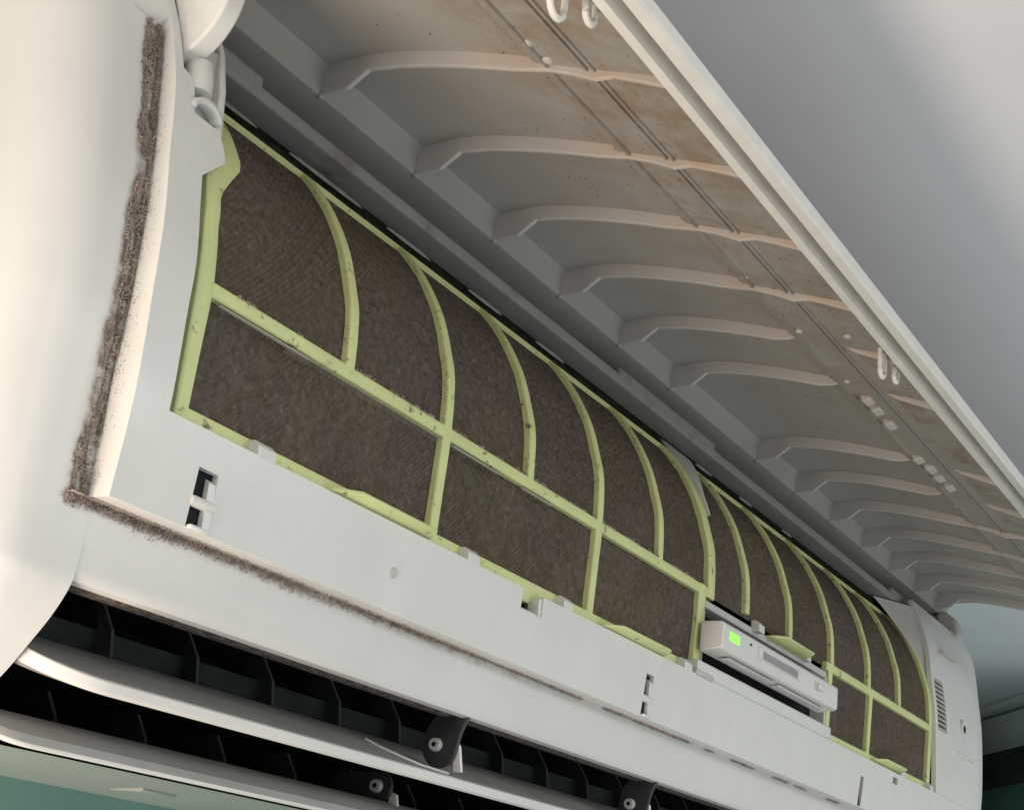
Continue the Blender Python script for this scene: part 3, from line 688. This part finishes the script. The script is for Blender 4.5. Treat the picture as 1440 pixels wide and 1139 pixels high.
def make_filter(A, x_left, x_right, ribs, lows, xr_up, crumbs, left):
    o = A
    bmb = []
    # left border
    bm = bmesh.new()
    if left:
        def xf(d):
            z = FC.at(d)[1]
            T = [(-.8, -.255, -.165), (-.6, -.255, -.163), (0, -.272, -.155), (.3, -.285, -.178), (.47, -.262, -.150), (.52, -.255, -.12), (.62, -.22, -.04), (.72, -.12, .052), (.78, -.08, .078), (.97, -.03, .095), (1.4, -.03, .06)]
            for a, b in zip(T, T[1:]):
                if z <= b[0]:
                    t = (z - a[0]) / (b[0] - a[0]); return a[1] + (b[1] - a[1]) * t, a[2] + (b[2] - a[2]) * t
            return T[-1][1:]
        rib_d(bm, 0, 0, D_bot0, D_top1, .035, 60, xf)
    else:
        rib_d(bm, 8.79, 8.89, D_bot0, D_m1, .03, 10)
    finish(bm); obj('side_border', bm, GREEN, o, bevel=.004)
    bm = bmesh.new()
    if left:
        rib_d(bm, xr_up - .13, xr_up, D_m0, D_top1, .035, 40)
        rib_d(bm, x_right - .13, x_right, D_bot0, D_m1, .035, 16)
    else:
        rib_d(bm, xr_up - .10, xr_up, D_bot0, D_top1, .035, 50)
    finish(bm); obj('side_border', bm, GREEN, o, bevel=.004)
    xl = x_left if left else 8.79
    bm = bmesh.new(); strip_x(bm, xl + .01, x_right - .01 if left else xr_up - .01, D_bot0, D_bot1, .033, (.5,)); finish(bm); obj('bottom_border', bm, GREEN, o, bevel=.004)
    bm = bmesh.new(); strip_x(bm, x_left + (.2 if left else 0), xr_up, D_top0 + .006, D_top1, .018, (.5,)); finish(bm); obj('top_border', bm, GREEN, o, bevel=.004)
    bm = bmesh.new(); strip_x(bm, (x_left + .05) if left else 8.7, xr_up - .03, D_m0, D_m1, .032, (.5,)); finish(bm); obj('cross_bar', bm, GREEN, o, bevel=.004)
    # upper ribs share one mesh
    src = None
    for x in ribs:
        if src is None:
            bm = bmesh.new(); rib_d(bm, 0, 0, D_m1 - .02, D_top0 + .015, .034, 44, lambda d: (-.040 + .014 * (d / FC.L) ** 2, .040 - .014 * (d / FC.L) ** 2)); finish(bm)
            src = obj('upper_rib', bm, GREEN, o, bevel=.004)
            for v in src.data.vertices: v.co.x += src['org'][0]
            r = src
        else: r = src.copy(); col.objects.link(r); r.parent = o
        r.location.x = x * S - src['org'][0]
    src = None
    for x in lows:
        if src is None:
            bm = bmesh.new(); rib_d(bm, -.042, .042, D_bot1 - .02, D_m0 + .02, .034, 14); finish(bm)
            src = obj('lower_rib', bm, GREEN, o, bevel=.004)
            for v in src.data.vertices: v.co.x += src['org'][0]
            r = src
        else: r = src.copy(); col.objects.link(r); r.parent = o
        r.location.x = x * S - src['org'][0]
    # screens
    ex = [x_left + (.05 if left else .04)] + list(ribs) + [xr_up - .05]
    for i, (a, b) in enumerate(zip(ex, ex[1:])):
        screen(o, a, b, D_m0 + .03, D_top0 + .01, i + (0 if left else 50))
    lx = [xl + .05] + list(lows) + [(x_right if left else xr_up) - .06]
    for i, (a, b) in enumerate(zip(lx, lx[1:])): screen(o, a, b, D_bot1 - .03, D_m0 + .03, i + (20 if left else 70))
    # dust crumbs along the bars
    for x in ribs:
        for k in range(150):
            d = random.uniform(D_m1, D_top0); s_ = random.choice((-1, -1, -1, 1)); p = FC.at(d); q = FC.nrm(d); h = random.uniform(.0, .034)
            if nz(x, d, 4, 4) < .02: continue
            crumbs.add(x + s_ * random.gauss(.048, .006), p[0] + q[0] * h, p[1] + q[1] * h, random.uniform(.002, .0065))
        for k in range(10):
            d = random.uniform(D_m1, D_top0); p = FC.at(d); q = FC.nrm(d)
            crumbs.add(x + random.uniform(-.04, .04), p[0] + q[0] * .035, p[1] + q[1] * .035, random.uniform(.002, .004))
    for k in range(1500 if left else 500):
        x = random.uniform(xl, xr_up); h = random.uniform(0, .03); d = D_m1 + random.gauss(.003, .005); p = FC.at(d); q = FC.nrm(d)
        if nz(x, 0, 9, 5) < -.1 + (.25 if x < .9 else 0): continue
        crumbs.add(x, p[0] + q[0] * h, p[1] + q[1] * h, random.uniform(.004, .011))
def pull_tab(parent, x0, x1, z):
    bm = bmesh.new(); y = Fy(z)
    rows = [[(x0, y - .02, z), (x1, y - .02, z)], [(x0 + .02, y - .09, z + .005), (x1 - .01, y - .09, z + .005)], [(x0 + .20, y - .155, z + .03), (x1 - .05, y - .155, z + .03)]]
    grid(bm, rows); finish(bm); obj('pull_tab', bm, GREEN, parent, solid=.022, bevel=.005)
AF = empty('air_filter', (2.9, .0, -.7), 'green framed filter in front, six narrow mesh panels over three wide ones, thick with dust', 'air filter', 'air filters in the open unit')
c = Crumbs(); make_filter(AF, -.255, 5.86, [.98, 1.985, 2.99, 3.985, 4.985], [1.985, 3.985], 6.02, c, True)
c.build('dust_crumbs', DUST, AF)
pull_tab(AF, .90, 1.88, -.66); pull_tab(AF, 4.08, 5.10, -.66)
AG = empty('air_filter', (9, .0, -.7), 'green framed filter farther along, its lower row cut away for the white display box', 'air filter', 'air filters in the open unit')
c = Crumbs(); make_filter(AG, 6.02, 12.15, [6.72, 7.74, 8.86, 9.98, 11.0], [10.05], 12.22, c, False)
c.build('dust_crumbs', DUST, AG)
pull_tab(AG, 10.1, 11.0, -.645); pull_tab(AG, 7.15, 8.05, -.075)
THREAD = mat('dusty_thread', (.36, .34, .30), .8)
# comb of frayed mesh threads under the cross bar (too small to pick apart)
bm = bmesh.new()
x = .45
while x < 1.93:
    p = FC.at(D_m0 - .01); l = .022 + .03 * abs(nz(x, 0, 0, 3)); sl = -.012
    v = [bm.verts.new((x + dx, p[0] - .036 + .03 * t, p[1] - .003 - l * t)) for dx, t in ((0, 0), (.005, 0), (.004 + sl, 1), (.002 + sl, 1))]
    bm.faces.new(v); x += .0185
obj('frayed_threads', bm, THREAD, AF, smooth_=False, kind='stuff')
bm = bmesh.new(); p = FC.at(D_m0 - .012)
bm.free()
for a, b in ((-.1, .62), (2.05, 2.6), (2.9, 3.3)):
    bm = bmesh.new(); box(bm, a, b, p[0] - .035, p[0] - .015, p[1] - .012, p[1] - .005); finish(bm)
    obj('thread_edge', bm, THREAD, AF, smooth_=False)
# white clips holding the filter foot
for a, b in ((.28, .42), (2.27, 2.40), (3.48, 3.61), (5.42, 5.56), (10.95, 11.07), (12.0, 12.12), (6.85, 6.97), (8.02, 8.12)):
    zc = -.655 if not 6 < a < 8.5 else -.06
    bm = bmesh.new(); poly_x(bm, a, b, [(-.10, zc - .05), (-.095, zc + .015), (-.06, zc + .045), (-.02, zc + .045), (-.02, zc - .05)]); finish(bm); obj('filter_clip', bm, FASCIA, AC, bevel=.006, smooth_=False)
# centre post between the filters
bm = bmesh.new(); rows = []
for d in frange(DZ(.62), DZ(1.33), 30):
    p = FC.at(d); q = FC.nrm(d); z = p[1]; t = max(0, (z - .75) / .5)
    a, b = 6.00 + .03 * t, 6.03 + .03 * min(1, (z - .6) / .3) + .42 * t ** 1.4
    rows.append([(a, p[0], p[1]), (a + .004, p[0] + q[0] * .055, p[1] + q[1] * .055), (b, p[0] + q[0] * .055, p[1] + q[1] * .055), (b, p[0], p[1])])
grid(bm, rows); finish(bm); obj('centre_post', bm, INNER, AC, bevel=.006)

# ------------------------------------------------------------------ dust on the casing
c = Crumbs()
def dens(t, s=3.): return .5 + .5 * nz(t, 7, 1, s)
# left ledge strip: width measured outward from the plate's side wall
for k in range(15000):
    z = random.uniform(-1.17, 1.17); t = random.random()
    wd = .088 + .035 * nz(z, 0, 0, 3.5) + (.02 if z > .5 else 0) + (.02 if z < -.9 else 0)
    # two heavier lanes with a paler streak between, as wiped air leaves them
    u = random.choice((random.gauss(.20, .11), random.gauss(.80, .10), random.random()))
    if not 0 < u < 1.06: continue
    if nz(z * 1.0, u * .8, 5, 4.0) + .6 * nz(z, u * .5, 1, 11) < (-.03 if z < -.2 else -.14) and random.random() < .95: continue
    x = XL - .004 - wd * u; r = random.uniform(.002, .0062)
    c.add(x, Cy(z) - random.uniform(0, .018), z, r, .8)
    if random.random() < .16: c.fibre(x, Cy(z) - .004, z, random.uniform(.015, .05), .0012)
# specks up the side wall of the plate
for k in range(900):
    z = random.uniform(-1.1, 1.15); t = abs(random.gauss(0, .4))
    if t > 1 or nz(z, 3, 3, 6) < -.1: continue
    y = Cy(z) - t * (Cy(z) - Gy(z)) * .8; c.add(XL - .001, y, z, random.uniform(.001, .0035), 1)
# under the plate
for k in range(14000):
    x = XL - .12 + (random.random() ** 1.9) * 12.5
    wd = max(.006, max(.009, .048 - max(0, x - .6) * .016) * (1 + .5 * nz(x, 2, 2, 3)))
    if nz(x, 5, 5, 2.2) < -.30 + .06 * x - random.random() * .2: continue
    u = abs(random.gauss(0, .45))
    if u > 1.3: continue
    zb = -1.152 - u * wd
    if random.random() < .35: c.add(x, Cy(-1.16) - random.random() * .04, -1.155, random.uniform(.002, .005), .8)
    else: c.add(x, Cy(zb) - random.uniform(0, .008), zb, random.uniform(.002, .006), .6)
    if random.random() < .06: c.fibre(x, Cy(zb) - .004, zb, random.uniform(.015, .045), .0011)
c.build('dust', DUST, AC, 'brown dust caked in the seam round the front plate')
# specks on the underside of the panel
RC = Curve(roof[::-1])
c = Crumbs()
for k in range(1500):
    x = random.uniform(.5, 7.5) if random.random() < .8 else random.uniform(-.3, 13); y = -.15 - 1.6 * random.random() ** .8
    if nz(x, y, 0, 1.3) + .5 * nz(x, y, 4, 5) < .0: continue
    z = None; P_ = roof if y > -1.0 else outer
    for (ya, za), (yb, zb) in zip(P_, P_[1:]):
        if yb <= y <= ya: z = za + (zb - za) * (y - ya) / (yb - ya)
    if z is None: continue
    r = random.choice((.0022, .003, .003, .004, .005, .008)); c.add(x, y, z - .001, r, .6)
for k in range(2600):   # dirt line along the step
    x = random.uniform(-.3, 9)
    if nz(x, 1, 1, 2.5) < -.05: continue
    c.add(x, -1.0 + abs(random.gauss(0, .008)), 1.648 - random.uniform(0, .02), random.uniform(.003, .009))
c.build('panel_specks', mat('dark_specks', (.12, .095, .075), .95, .1), AC)
bpy.context.view_layer.update()
